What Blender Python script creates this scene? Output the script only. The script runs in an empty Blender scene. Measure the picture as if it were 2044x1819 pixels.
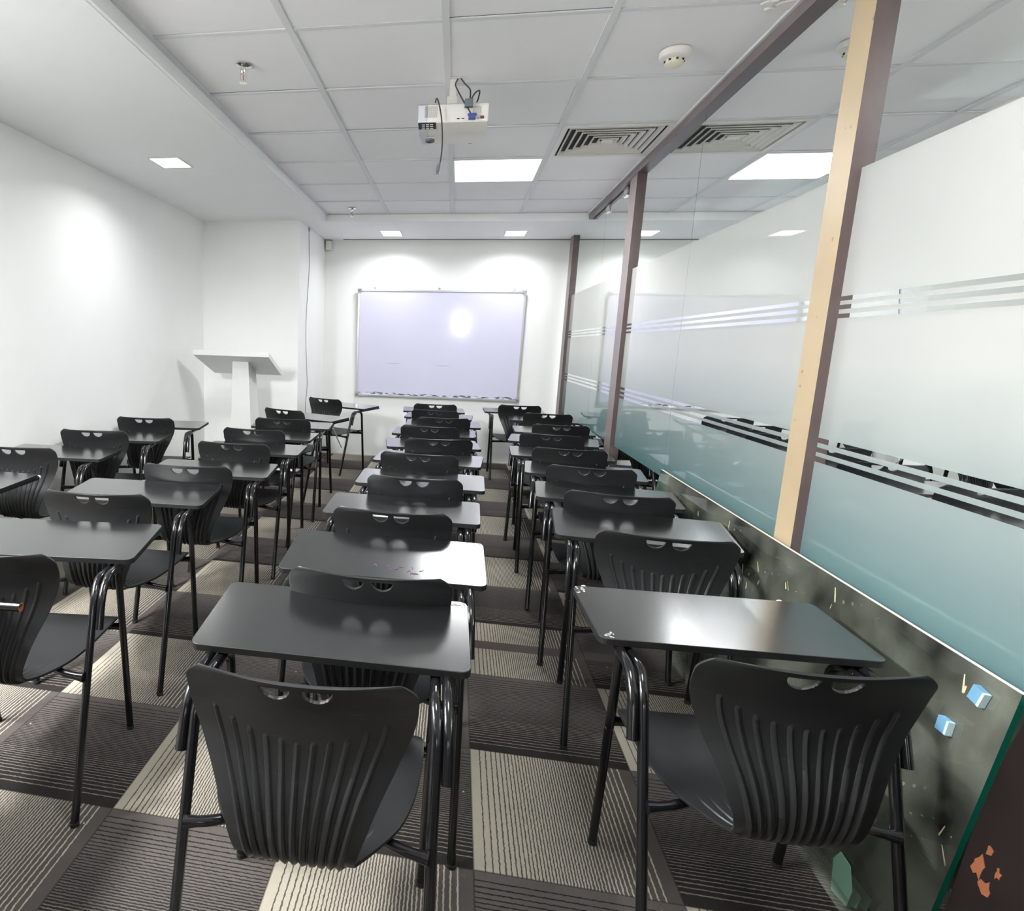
import bpy, bmesh, math, random
from mathutils import Vector, Matrix
random.seed(7)
C = bpy.context.scene.collection
S = bpy.context.scene
PI = math.pi
EYE = 1.316          # camera height above the floor

# ------------------------------------------------------------------ camera
def cam_axes(yaw, pitch, roll):
    cy, sy, cp, sp, cr, sr = math.cos(yaw), math.sin(yaw), math.cos(pitch), math.sin(pitch), math.cos(roll), math.sin(roll)
    f = Vector((sy*cp, cy*cp, sp)); r = Vector((cy, -sy, 0)); u = r.cross(f)
    return cr*r+sr*u, -sr*r+cr*u, f
cd = bpy.data.cameras.new('camera'); co = bpy.data.objects.new('camera', cd); C.objects.link(co)
r_, u_, f_ = cam_axes(math.radians(-10.15053541), math.radians(-9.96204717), math.radians(1.63519357))
co.matrix_world = Matrix(((r_.x, u_.x, -f_.x, 0), (r_.y, u_.y, -f_.y, 0), (r_.z, u_.z, -f_.z, EYE), (0, 0, 0, 1)))
cd.sensor_fit = 'HORIZONTAL'; cd.sensor_width = 36
cd.lens = 1252.966/2044*36
cd.shift_x = (1022-679.81)/2044
cd.shift_y = (903.34-909.5)/2044
cd.clip_start = 0.02
S.camera = co

# ------------------------------------------------------------------ view and world
S.view_settings.view_transform = 'Standard'; S.view_settings.look = 'None'
S.view_settings.gamma = 1; S.view_settings.use_curve_mapping = False
S.view_settings.exposure = 0.92
S.cycles.use_denoising = True
S.cycles.max_bounces = 10; S.cycles.diffuse_bounces = 5; S.cycles.glossy_bounces = 5; S.cycles.transparent_max_bounces = 16
w = bpy.data.worlds.new('world'); S.world = w; w.use_nodes = True
w.node_tree.nodes['Background'].inputs[0].default_value = (0.8, 0.85, 0.9, 1)
w.node_tree.nodes['Background'].inputs[1].default_value = 0.25

PANEL_E, DOWN_E = 9.0, 26.0
def area(name, x, y, z, sx, sy, power, col=(1, 1, 1), spread=180):
    l = bpy.data.lights.new(name, 'AREA'); l.shape = 'RECTANGLE'; l.size = sx; l.size_y = sy
    l.energy = power; l.color = col; l.spread = math.radians(spread)
    o = bpy.data.objects.new(name, l); C.objects.link(o); o.location = (x, y, z); return o
CEIL, SOF = 2.509, 2.444
LIGHT_POWER = dict(panel=25.0, down=4.1, side=74.0, corridor=36.0)
PANELS = [(0.185, 4.72), (0.185, 1.11)]
DOWNS = [(-1.92, 4.10), (-0.745, 6.80), (0.505, 6.80), (-1.92, 1.9)]
for i, (x, y) in enumerate(PANELS):
    area('panel_lamp', x, y, CEIL-0.012, 0.55, 0.55, LIGHT_POWER['panel']*(1 if y > 2 else .6), (0.97, 0.985, 1))
for i, (x, y) in enumerate(DOWNS):
    area('downlight_lamp', x, y, SOF-0.012, 0.17, 0.19, LIGHT_POWER['down'], (0.98, 0.99, 1), 150)

for y in (.3, 1.1): area('added_side_fill', -2.25, y, SOF-.02, .25, .6, LIGHT_POWER['side'])  # unseen fill lights, added beside the camera to brighten the ceiling
for y in (-1.2, .8, 3.0, 5.5): area('added_corridor_fill', 2.3, y, CEIL, .6, 1.2, LIGHT_POWER['corridor'])  # unseen fill lights, added to glow through the film and lift the room

# ------------------------------------------------------------------ material helpers
def srgb(r, g, b):
    f = lambda c: ((c/255+0.055)/1.055)**2.4 if c/255 > 0.04045 else c/255/12.92
    return (f(r), f(g), f(b), 1)
def mat(name, col, rough=0.5, metal=0.0, spec=0.5, noise=0, scale=20, bump=0, coat=0, emis=None, estr=0):
    m = bpy.data.materials.new(name); m.use_nodes = True; nt = m.node_tree; b = nt.nodes['Principled BSDF']
    b.inputs['Base Color'].default_value = col; b.inputs['Roughness'].default_value = rough
    b.inputs['Metallic'].default_value = metal; b.inputs['Specular IOR Level'].default_value = spec
    b.inputs['Coat Weight'].default_value = coat
    tc = nt.nodes.new('ShaderNodeTexCoord'); n = nt.nodes.new('ShaderNodeTexNoise')
    n.inputs['Scale'].default_value = scale; n.inputs['Detail'].default_value = 5
    nt.links.new(tc.outputs['Object'], n.inputs['Vector'])
    if noise:
        mx = nt.nodes.new('ShaderNodeMix'); mx.data_type = 'RGBA'; mx.blend_type = 'MULTIPLY'
        rp = nt.nodes.new('ShaderNodeMapRange'); rp.inputs['From Min'].default_value = .3; rp.inputs['From Max'].default_value = .7
        rp.inputs['To Min'].default_value = 1-noise; rp.inputs['To Max'].default_value = 1+noise*.3
        nt.links.new(n.outputs['Fac'], rp.inputs['Value'])
        mx.inputs['Factor'].default_value = 1; mx.inputs['A'].default_value = col
        nt.links.new(rp.outputs[0], mx.inputs['B']); nt.links.new(mx.outputs['Result'], b.inputs['Base Color'])
    if bump:
        bp = nt.nodes.new('ShaderNodeBump'); bp.inputs['Strength'].default_value = bump; bp.inputs['Distance'].default_value = .002
        nt.links.new(n.outputs['Fac'], bp.inputs['Height']); nt.links.new(bp.outputs[0], b.inputs['Normal'])
    if emis:
        b.inputs['Emission Color'].default_value = emis; b.inputs['Emission Strength'].default_value = estr
    return m
class NT:
    """small helper for procedural math"""
    def __init__(s, m): s.nt = m.node_tree
    def v(s, n, x):
        pass
    def math(s, op, a, b=None, c=None, clamp=False):
        n = s.nt.nodes.new('ShaderNodeMath'); n.operation = op; n.use_clamp = clamp
        for i, x in enumerate((a, b, c)):
            if x is None: continue
            if isinstance(x, (int, float)): n.inputs[i].default_value = x
            else: s.nt.links.new(x, n.inputs[i])
        return n.outputs[0]
    def mix(s, f, a, b):
        n = s.nt.nodes.new('ShaderNodeMix'); n.data_type = 'RGBA'
        for k, x in (('Factor', f), ('A', a), ('B', b)):
            if isinstance(x, (int, float, tuple)): n.inputs[k].default_value = x
            else: s.nt.links.new(x, n.inputs[k])
        return n.outputs['Result']
    def noise(s, vec, scale, detail=4):
        n = s.nt.nodes.new('ShaderNodeTexNoise'); n.inputs['Scale'].default_value = scale; n.inputs['Detail'].default_value = detail
        s.nt.links.new(vec, n.inputs['Vector']); return n.outputs['Fac']
    def coord(s, which='Object'):
        return s.nt.nodes.new('ShaderNodeTexCoord').outputs[which]
    def sep(s, vec):
        n = s.nt.nodes.new('ShaderNodeSeparateXYZ'); s.nt.links.new(vec, n.inputs[0]); return n.outputs

M = {}
M['wall'] = mat('white_wall_paint', srgb(246, 247, 245), .55, noise=.02, scale=3, bump=.05)
M['soffit'] = mat('soffit_paint', srgb(244, 245, 246), .6, noise=.02, scale=3)
M['tile'] = mat('ceiling_tile', srgb(246, 245, 247), .8, noise=.03, scale=2.2, bump=.1)
M['tee'] = mat('ceiling_tee', srgb(226, 227, 230), .6)
M['gap'] = mat('shadow_gap', srgb(70, 70, 70), .9)
M['void'] = mat('duct_void', srgb(22, 22, 24), .9)
M['metalwhite'] = mat('white_enamel', srgb(228, 226, 220), .4, noise=.04, scale=8)
M['diff'] = mat('lamp_diffuser', (1, 1, 1, 1), .4, emis=(1, 1, 1, 1), estr=2.2)
M['chrome'] = mat('chrome', (.75, .74, .72, 1), .15, 1)
M['brown'] = mat('brown_anodised_frame', srgb(92, 78, 76), .38, noise=.12, scale=14)
M['brown2'] = mat('brown_frame_inner', srgb(120, 110, 110), .4, noise=.1, scale=14)
M['alu'] = mat('aluminium', srgb(200, 202, 202), .3, .6)
M['alugrey'] = mat('grey_plastic_corner', srgb(165, 170, 170), .5)
M['plastic'] = mat('cream_plastic', srgb(236, 233, 228), .45)
M['smokey'] = mat('yellowed_plastic', srgb(232, 226, 204), .5)
M['underp'] = mat('projector_under', srgb(200, 200, 196), .5)
M['lav'] = mat('projector_side', srgb(214, 214, 222), .5)
M['dgrey'] = mat('dark_grey_plastic', srgb(92, 98, 108), .5)
M['bk'] = mat('black_cable', srgb(48, 48, 50), .45)
M['blue'] = mat('blue_plug', srgb(52, 72, 140), .45)
M['red'] = mat('red_port', srgb(120, 50, 60), .5)
M['lect'] = mat('lectern_white_laminate', srgb(226, 228, 225), .35, noise=.02)
M['foam'] = mat('blue_foam', srgb(96, 142, 172), .9)
M['foamw'] = mat('white_foam', srgb(180, 200, 208), .9)
M['tapegreen'] = mat('pale_green_tape', srgb(122, 164, 142), .6)
M['dust'] = mat('tan_dirt', srgb(196, 184, 150), .9)
M['cap'] = mat('beige_rubber_cap', srgb(205, 190, 178), .7)
M['rust'] = mat('rust', srgb(150, 92, 62), .85, noise=.3, scale=60)
M['ink'] = mat('purple_marker', srgb(105, 60, 110), .6)
M['rubber'] = mat('black_rubber', srgb(24, 24, 25), .8)
M['edge'] = mat('black_edge_band', srgb(14, 14, 15), .6, noise=.2, scale=40)
M['pale_edge'] = mat('grey_edge_of_sheet', srgb(228, 214, 204), .7)  # whitish line along the top edge of the sheet

# tubes: glossy black paint with rust freckles
def tube_mat():
    m = mat('black_painted_steel', (.006, .006, .007, 1), .14, 0, .5); h = NT(m); nt = m.node_tree
    co_ = h.coord('Object'); n = h.noise(co_, 34, 3)
    f = h.math('GREATER_THAN', n, .73)
    col = h.mix(f, (.006, .006, .007, 1), srgb(140, 92, 66)); b = nt.nodes['Principled BSDF']
    nt.links.new(col, b.inputs['Base Color'])
    nt.links.new(h.math('MULTIPLY_ADD', f, .6, .16), b.inputs['Roughness'])
    return m
M['tube'] = tube_mat()
def shell_mat():
    m = mat('black_moulded_plastic', (.012,.0125,.0135,1), .42, 0, .34); h = NT(m); nt = m.node_tree
    co_ = h.coord('Object'); mp = nt.nodes.new('ShaderNodeMapping'); mp.inputs['Scale'].default_value = (1, 1, 14)
    nt.links.new(co_, mp.inputs['Vector'])
    n = h.noise(mp.outputs[0], 14, 6); f = h.math('MULTIPLY', h.math('GREATER_THAN', n, .68), .05)
    nt.links.new(h.mix(f, (.012,.0125,.0135,1), srgb(120, 118, 116)), nt.nodes['Principled BSDF'].inputs['Base Color'])
    n2 = h.noise(co_, 900, 2); bp = nt.nodes.new('ShaderNodeBump'); bp.inputs['Strength'].default_value = .25; bp.inputs['Distance'].default_value = .0004
    nt.links.new(n2, bp.inputs['Height']); nt.links.new(bp.outputs[0], nt.nodes['Principled BSDF'].inputs['Normal'])
    return m
M['shell'] = shell_mat()
def lam_mat():
    m = mat('black_laminate', (.008,.0085,.009,1), .2, 0, .5); h = NT(m); nt = m.node_tree; b = nt.nodes['Principled BSDF']
    co_ = h.coord('Object'); b.inputs['IOR'].default_value = 1.9; b.inputs['Coat Weight'].default_value = 1; b.inputs['Coat Roughness'].default_value = .2; b.inputs['Coat IOR'].default_value = 1.5; n = h.noise(co_, 7, 5)
    nt.links.new(h.math('MULTIPLY_ADD', n, .12, .15), b.inputs['Roughness'])
    n2 = h.noise(co_, 260, 3); n3 = h.noise(co_, 9, 2)
    bp = nt.nodes.new('ShaderNodeBump'); bp.inputs['Strength'].default_value = .06; bp.inputs['Distance'].default_value = .001
    nt.links.new(h.math('ADD', n2, h.math('MULTIPLY', n3, 1.5)), bp.inputs['Height']); nt.links.new(bp.outputs[0], b.inputs['Normal'])
    return m
M['lam'] = lam_mat()

def carpet_mat():
    m = mat('striped_carpet_tile', (.1, .1, .1, 1), .95, 0, .1); h = NT(m); nt = m.node_tree; b = nt.nodes['Principled BSDF']
    o = h.sep(h.coord('Object'))
    T = .4965
    gx = h.math('DIVIDE', h.math('ADD', o['X'], 10-.118+.0), .5)
    gy = h.math('DIVIDE', h.math('ADD', o['Y'], 24*T-1.438), T)
    ix, iy = h.math('FLOOR', gx), h.math('FLOOR', gy)
    u, v = h.math('FRACT', gx), h.math('FRACT', gy)
    par = h.math('FLOORED_MODULO', h.math('ADD', ix, iy), 2)       # 0 -> light tile
    nz = h.noise(h.coord('Object'), 90, 2)
    wob = h.math('MULTIPLY', h.math('SUBTRACT', nz, .5), .012)
    # run coordinate: light tiles vary along x, dark tiles vary from far to near
    s = h.math('ADD', h.mix_f(par, u, h.math('SUBTRACT', 1.0, v)), wob) if hasattr(h, 'mix_f') else None
    if s is None:
        s = h.math('ADD', h.math('ADD', h.math('MULTIPLY', u, h.math('SUBTRACT', 1.0, par)), h.math('MULTIPLY', h.math('SUBTRACT', 1.0, v), par)), wob)
    ph = h.math('MULTIPLY', h.math('SUBTRACT', s, h.math('MULTIPLY', h.math('SINE', h.math('MULTIPLY', s, 2*PI)), .45/(2*PI))), 44)
    fr = h.math('FRACT', ph)
    tri = h.math('ABSOLUTE', h.math('MULTIPLY_ADD', fr, 2, -1))
    # second colour grows from thin lines to the whole ground across the tile
    th = h.math('MULTIPLY_ADD', s, .70, .14)
    st = h.math('LESS_THAN', tri, th)
    st = h.math('MULTIPLY', st, h.math('GREATER_THAN', s, .05))
    st = h.math('MAXIMUM', st, h.math('GREATER_THAN', s, .95))
    lt = h.mix(st, srgb(158, 152, 138), srgb(78, 73, 70))
    dk = h.mix(st, srgb(86, 81, 78), srgb(40, 38, 37))
    # dark tiles get thin pale threads in their last third
    thr = h.math('MULTIPLY', h.math('GREATER_THAN', tri, .80), h.math('MULTIPLY', h.math('GREATER_THAN', s, .62), h.math('LESS_THAN', s, .93)))
    dk = h.mix(h.math('MULTIPLY', thr, .75), dk, srgb(120, 112, 104))
    col = h.mix(par, lt, dk)
    # a cut strip laid across one tile of the aisle
    cs = h.math('MULTIPLY', h.math('MULTIPLY', h.math('GREATER_THAN', o['Y'], 2.66), h.math('LESS_THAN', o['Y'], 2.735)), h.math('MULTIPLY', h.math('GREATER_THAN', o['X'], .118), h.math('LESS_THAN', o['X'], .75)))
    col = h.mix(cs, col, srgb(84, 76, 74))
    # seams
    e = h.math('MINIMUM', h.math('MINIMUM', u, h.math('SUBTRACT', 1.0, u)), h.math('MINIMUM', v, h.math('SUBTRACT', 1.0, v)))
    sm = h.math('MULTIPLY', h.math('LESS_THAN', e, .005), .55)
    col = h.mix(sm, col, srgb(40, 37, 36))
    big = h.noise(h.coord('Object'), 2.3, 5)
    stain = h.math('MULTIPLY', h.math('SUBTRACT', big, .5), .55)
    hs = nt.nodes.new('ShaderNodeHueSaturation'); nt.links.new(col, hs.inputs['Color'])
    nt.links.new(h.math('ADD', stain, 1.0), hs.inputs['Value'])
    # crumbs
    vo = nt.nodes.new('ShaderNodeTexVoronoi'); vo.inputs['Scale'].default_value = 9; nt.links.new(h.coord('Object'), vo.inputs['Vector'])
    cr = h.math('MULTIPLY', h.math('LESS_THAN', vo.outputs['Distance'], .028), .8)
    col2 = h.mix(cr, hs.outputs[0], srgb(190, 186, 176))
    nt.links.new(col2, b.inputs['Base Color'])
    fz = h.noise(h.coord('Object'), 420, 2)
    bp = nt.nodes.new('ShaderNodeBump'); bp.inputs['Strength'].default_value = .5; bp.inputs['Distance'].default_value = .004
    nt.links.new(h.math('ADD', fz, h.math('MULTIPLY', st, .3)), bp.inputs['Height']); nt.links.new(bp.outputs[0], b.inputs['Normal'])
    return m
M['carpet'] = carpet_mat()

STR = [(.992, 1.009), (1.022, 1.037), (1.051, 1.067), (1.428, 1.441), (1.454, 1.467), (1.479, 1.492)]
def glass_mirror():
    m = bpy.data.materials.new('reflective_glass'); m.use_nodes = True; nt = m.node_tree; nt.nodes.remove(nt.nodes['Principled BSDF'])
    g = nt.nodes.new('ShaderNodeBsdfGlossy'); g.inputs['Color'].default_value = (.97, 1, .99, 1); g.inputs['Roughness'].default_value = 0
    t = nt.nodes.new('ShaderNodeBsdfTransparent'); t.inputs['Color'].default_value = (.86, .93, .91, 1)
    mx = nt.nodes.new('ShaderNodeMixShader'); h = NT(m); z = h.sep(h.coord('Object'))['Z']
    # reflective coat only where no film is stuck behind it
    clear = h.math('MAXIMUM', h.math('LESS_THAN', z, .655), h.math('GREATER_THAN', z, 1.853))
    for a, b in STR: clear = h.math('MAXIMUM', clear, h.math('MULTIPLY', h.math('GREATER_THAN', z, a), h.math('LESS_THAN', z, b)))
    nt.links.new(h.math('MULTIPLY', clear, .96), mx.inputs[0])
    nt.links.new(t.outputs[0], mx.inputs[1]); nt.links.new(g.outputs[0], mx.inputs[2]); nt.links.new(mx.outputs[0], nt.nodes['Material Output'].inputs[0]); return m
M['mirror'] = glass_mirror()
def film_mat():
    m = bpy.data.materials.new('frosted_film'); m.use_nodes = True; nt = m.node_tree; nt.nodes.remove(nt.nodes['Principled BSDF'])
    h = NT(m); o = h.sep(h.coord('Object')); n = h.noise(h.coord('Object'), 1.5, 3)
    d = nt.nodes.new('ShaderNodeBsdfDiffuse'); tr = nt.nodes.new('ShaderNodeBsdfTranslucent')
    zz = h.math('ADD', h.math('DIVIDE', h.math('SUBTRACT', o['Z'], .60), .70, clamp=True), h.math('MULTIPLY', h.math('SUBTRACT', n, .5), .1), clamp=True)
    fc = h.mix(zz, FILM_LOW, FILM_HIGH); nt.links.new(fc, d.inputs['Color']); nt.links.new(fc, tr.inputs['Color'])  # brightening of the film with height is put into its colour
    md = nt.nodes.new('ShaderNodeMixShader'); md.inputs[0].default_value = .5; nt.links.new(d.outputs[0], md.inputs[1]); nt.links.new(tr.outputs[0], md.inputs[2])
    g = nt.nodes.new('ShaderNodeBsdfGlossy'); g.inputs['Color'].default_value = (1, 1, 1, 1); g.inputs['Roughness'].default_value = 0.012
    mx = nt.nodes.new('ShaderNodeMixShader'); fr = nt.nodes.new('ShaderNodeFresnel'); fr.inputs['IOR'].default_value = 1.45; nt.links.new(fr.outputs[0], mx.inputs[0])
    nt.links.new(md.outputs[0], mx.inputs[1]); nt.links.new(g.outputs[0], mx.inputs[2]); nt.links.new(mx.outputs[0], nt.nodes['Material Output'].inputs[0]); return m
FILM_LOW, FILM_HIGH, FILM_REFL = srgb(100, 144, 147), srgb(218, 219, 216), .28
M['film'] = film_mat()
def sheet_glass():
    m = bpy.data.materials.new('clear_float_glass'); m.use_nodes = True; nt = m.node_tree; nt.nodes.remove(nt.nodes['Principled BSDF'])
    h = NT(m); n = h.noise(h.coord('Object'), 5, 6)
    g = nt.nodes.new('ShaderNodeBsdfGlossy'); g.inputs['Roughness'].default_value = 0.02
    t = nt.nodes.new('ShaderNodeBsdfTransparent'); t.inputs['Color'].default_value = (.93, .975, .955, 1)
    d = nt.nodes.new('ShaderNodeBsdfDiffuse'); d.inputs['Color'].default_value = srgb(186, 194, 176)
    f = nt.nodes.new('ShaderNodeFresnel'); f.inputs['IOR'].default_value = 1.5
    m1 = nt.nodes.new('ShaderNodeMixShader'); nt.links.new(h.math('MULTIPLY_ADD', h.math('SUBTRACT', n, .45), .7, .13, clamp=True), m1.inputs[0])
    nt.links.new(t.outputs[0], m1.inputs[1]); nt.links.new(d.outputs[0], m1.inputs[2])
    m2 = nt.nodes.new('ShaderNodeMixShader'); nt.links.new(f.outputs[0], m2.inputs[0]); nt.links.new(m1.outputs[0], m2.inputs[1]); nt.links.new(g.outputs[0], m2.inputs[2])
    nt.links.new(m2.outputs[0], nt.nodes['Material Output'].inputs[0]); return m
M['sheet'] = sheet_glass()
M['sheetedge'] = mat('green_glass_edge', srgb(14, 92, 74), .12, 0, .8)
def tan_mat():
    m = mat('tan_post_paint', srgb(205, 182, 142), .45, 0, .4); h = NT(m); nt = m.node_tree; c = h.coord('Object')
    a = h.noise(c, 3, 6); f1 = h.math('MULTIPLY', h.math('SUBTRACT', a, .45), 1.2, clamp=True)
    b_ = h.noise(c, 22, 3); f2 = h.math('MULTIPLY', h.math('GREATER_THAN', b_, .72), .6)
    col = h.mix(f2, h.mix(f1, srgb(178, 160, 131), srgb(156, 136, 104)), srgb(128, 84, 54))
    nt.links.new(col, nt.nodes['Principled BSDF'].inputs['Base Color']); return m
M['tan'] = tan_mat()
def board_mat():
    m = mat('whiteboard_surface', srgb(216, 215, 236), .10, 0, .6); h = NT(m); nt = m.node_tree; b = nt.nodes['Principled BSDF']
    o = h.sep(h.coord('Object')); c = h.coord('Object')
    mp = nt.nodes.new('ShaderNodeMapping'); mp.inputs['Scale'].default_value = (1, 1, 3.2); nt.links.new(c, mp.inputs['Vector'])
    n = h.noise(mp.outputs[0], 16, 5)
    zb = h.math('ABSOLUTE', h.math('SUBTRACT', o['Z'], h.math('MULTIPLY_ADD', h.math('SUBTRACT', h.noise(c, 7, 3), .5), .035, .034)))
    f = h.math('MULTIPLY', h.math('LESS_THAN', zb, .012), h.math('GREATER_THAN', n, .50))
    col = h.mix(h.math('MULTIPLY', f, .9), srgb(216, 215, 236), srgb(84, 84, 104))
    # two faint smears
    for (cx, cz) in ((.43, .385), (.99, .375)):
        d = h.math('ADD', h.math('POWER', h.math('DIVIDE', h.math('ABSOLUTE', h.math('SUBTRACT', o['X'], cx)), .11), 2), h.math('POWER', h.math('DIVIDE', h.math('ABSOLUTE', h.math('SUBTRACT', o['Z'], cz)), .008), 2))
        col = h.mix(h.math('MULTIPLY', h.math('SUBTRACT', 1.0, d, clamp=True), .5), col, srgb(170, 170, 190))
    nt.links.new(col, b.inputs['Base Color'])
    return m
M['board'] = board_mat()
def wood_mat():
    m = mat('dark_stained_plywood', srgb(44, 34, 32), .75, 0, .15); h = NT(m); nt = m.node_tree; c = h.coord('Object')
    a = h.noise(c, 6, 6); b_ = h.noise(c, 11, 5); o = h.sep(c)
    low = h.math('LESS_THAN', h.math('ABSOLUTE', h.math('SUBTRACT', o['Z'], .45)), .09)
    f2 = h.math('MULTIPLY', h.math('GREATER_THAN', b_, .56), h.math('MULTIPLY', low, h.math('GREATER_THAN', o['Y'], 1.12)))
    col = h.mix(f2, h.mix(a, srgb(3, 2, 2), srgb(34, 25, 23)), srgb(182, 108, 52))
    nt.links.new(col, nt.nodes['Principled BSDF'].inputs['Base Color']); return m
M['ply'] = wood_mat()

# ------------------------------------------------------------------ mesh helpers
def obj(name, bm, m, parent=None, smooth=False, loc=None, rot=None):
    me = bpy.data.meshes.new(name); bm.normal_update(); bm.to_mesh(me); bm.free()
    for x in (m if isinstance(m, (list, tuple)) else [m]): me.materials.append(x)
    if smooth:
        for p in me.polygons: p.use_smooth = True
        try: me.set_sharp_from_angle(angle=math.radians(40))
        except Exception: pass
    o = bpy.data.objects.new(name, me); C.objects.link(o)
    if parent: o.parent = parent
    if loc: o.location = loc
    if rot: o.rotation_euler = rot
    return o
def tag(o, label=None, cat=None, group=None, kind=None):
    if label: o['label'] = label
    if cat: o['category'] = cat
    if group: o['group'] = group
    if kind: o['kind'] = kind
    return o
def thing(name, label, cat, loc=(0, 0, 0), rz=0, group=None):
    o = bpy.data.objects.new(name, None); C.objects.link(o); o.location = loc; o.rotation_euler = (0, 0, rz); o.empty_display_size = .1
    return tag(o, label, cat, group)
def struct(name, bm, m, parent=None, smooth=False, label=None):
    o = obj(name, bm, m, parent, smooth)
    if not parent: o['kind'] = 'structure'
    if label: o['label'] = label
    return o
def box(bm, x0, x1, y0, y1, z0, z1, mi=0, bev=0):
    vs = [bm.verts.new((x, y, z)) for x in (x0, x1) for y in (y0, y1) for z in (z0, z1)]
    idx = [(0, 1, 3, 2), (4, 6, 7, 5), (0, 4, 5, 1), (2, 3, 7, 6), (0, 2, 6, 4), (1, 5, 7, 3)]
    fs = [bm.faces.new([vs[i] for i in f]) for f in idx]
    for f in fs: f.material_index = mi
    if bev:
        es = set(e for f in fs for e in f.edges)
        r = bmesh.ops.bevel(bm, geom=list(es), offset=bev, segments=2, affect='EDGES', profile=.7)
        for f in r['faces']: f.material_index = mi
    return fs
def quad(bm, pts, mi=0):
    f = bm.faces.new([bm.verts.new(p) for p in pts]); f.material_index = mi; return f
def prism(bm, poly, a, b, axis='z', mi=0):
    """extrude a 2D polygon between a and b along an axis"""
    def P(p, t): return {'z': (p[0], p[1], t), 'y': (p[0], t, p[1]), 'x': (t, p[0], p[1])}[axis]
    lo = [bm.verts.new(P(p, a)) for p in poly]; hi = [bm.verts.new(P(p, b)) for p in poly]; n = len(poly)
    fs = [bm.faces.new(lo[::-1]), bm.faces.new(hi)]
    for i in range(n): fs.append(bm.faces.new((lo[i], lo[(i+1) % n], hi[(i+1) % n], hi[i])))
    for f in fs: f.material_index = mi
    bmesh.ops.recalc_face_normals(bm, faces=fs); return fs
def fillet(pts, rad, n=7):
    pts = [Vector(p) for p in pts]; out = [pts[0]]
    for i in range(1, len(pts)-1):
        p, a, b = pts[i], pts[i-1], pts[i+1]
        d1, d2 = (a-p), (b-p); l = min(rad if not isinstance(rad, (list, tuple)) else rad[i-1], d1.length*.49, d2.length*.49)
        if l < 1e-4: out.append(p); continue
        p1, p2 = p+d1.normalized()*l, p+d2.normalized()*l
        for k in range(n+1):
            t = k/n; out.append((1-t)**2*p1+2*(1-t)*t*p+t*t*p2)
    out.append(pts[-1]); return out
def catmull(pts, n=8):
    P = [Vector(p) for p in pts]; P = [P[0]*2-P[1]]+P+[P[-1]*2-P[-2]]; out = []
    for i in range(1, len(P)-2):
        for k in range(n):
            t = k/n; a, b, c, d = P[i-1:i+3]
            out.append(.5*((2*b)+(c-a)*t+(2*a-5*b+4*c-d)*t*t+(3*b-a-3*c+d)*t**3))
    out.append(P[-2]); return out
def tube(bm, pts, r, seg=12, mi=0, cap=True):
    pts = [Vector(p) for p in pts]; rings = []
    t0 = (pts[1]-pts[0]).normalized(); up = Vector((0, 0, 1)) if abs(t0.z) < .9 else Vector((1, 0, 0)); nrm = t0.cross(up).normalized()
    for i, p in enumerate(pts):
        t = ((pts[i+1]-p) if i == 0 else (p-pts[i-1]) if i == len(pts)-1 else ((pts[i+1]-p).normalized()+(p-pts[i-1]).normalized())).normalized()
        nrm = (nrm-t*nrm.dot(t)).normalized(); bn = t.cross(nrm)
        rr = r[i] if isinstance(r, (list, tuple)) else r
        rings.append([bm.verts.new(p+rr*(math.cos(2*PI*k/seg)*nrm+math.sin(2*PI*k/seg)*bn)) for k in range(seg)])
    for a, b in zip(rings, rings[1:]):
        for k in range(seg):
            f = bm.faces.new((a[k], a[(k+1) % seg], b[(k+1) % seg], b[k])); f.material_index = mi
    if cap:
        for rg in (rings[0][::-1], rings[-1]):
            f = bm.faces.new(rg); f.material_index = mi
    bmesh.ops.recalc_face_normals(bm, faces=bm.faces)
def lathe(bm, prof, seg=28, mi=0, cx=0, cy=0):
    rings = [[bm.verts.new((cx+max(r, 1e-5)*math.cos(2*PI*k/seg), cy+max(r, 1e-5)*math.sin(2*PI*k/seg), z)) for k in range(seg)] for r, z in prof]
    for a, b in zip(rings, rings[1:]):
        for k in range(seg):
            f = bm.faces.new((a[k], a[(k+1) % seg], b[(k+1) % seg], b[k])); f.material_index = mi
    bmesh.ops.recalc_face_normals(bm, faces=bm.faces)
def rrect(x0, x1, y0, y1, r, n=5):
    out = []
    for cx, cy, a in ((x1-r, y1-r, 0), (x0+r, y1-r, 90), (x0+r, y0+r, 180), (x1-r, y0+r, 270)):
        for k in range(n+1):
            t = math.radians(a+90*k/n); out.append((cx+r*math.cos(t), cy+r*math.sin(t)))
    return out

# ------------------------------------------------------------------ room shell
XL, XIN, XG, YB, YR = -2.52, 1.085, 1.115, 7.26, -2.6
YCOL, XCOL, XBULK, YDROP = 6.07, -1.54, -1.305, 6.156
bm = bmesh.new(); box(bm, XL-.3, 3.4, YR-.2, YB+.3, -.12, 0); struct('floor', bm, M['carpet'])
bm = bmesh.new(); box(bm, XL-.15, XL, YR, YB, 0, SOF+.2); struct('wall_left', bm, M['wall'])
bm = bmesh.new(); box(bm, XCOL-.02, 1.30, YB, YB+.15, 0, SOF+.2); struct('wall_back', bm, M['wall'])
bm = bmesh.new(); box(bm, XL, XCOL, YCOL, YB+.1, 0, SOF+.02); struct('wall_recess', bm, M['wall'])
bm = bmesh.new(); box(bm, XL-.15, 3.4, YR-.15, YR, 0, SOF+.3); struct('wall_rear', bm, mat('darkened_rear_wall', srgb(62, 60, 60), .9))  # unseen wall, given a dark tone to keep light off the chair backs
bm = bmesh.new(); box(bm, -.41, .50, YR, YR+.045, 0, 2.06); dr = struct('door_2', bm, mat('rear_door', srgb(96, 84, 74), .6))
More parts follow.
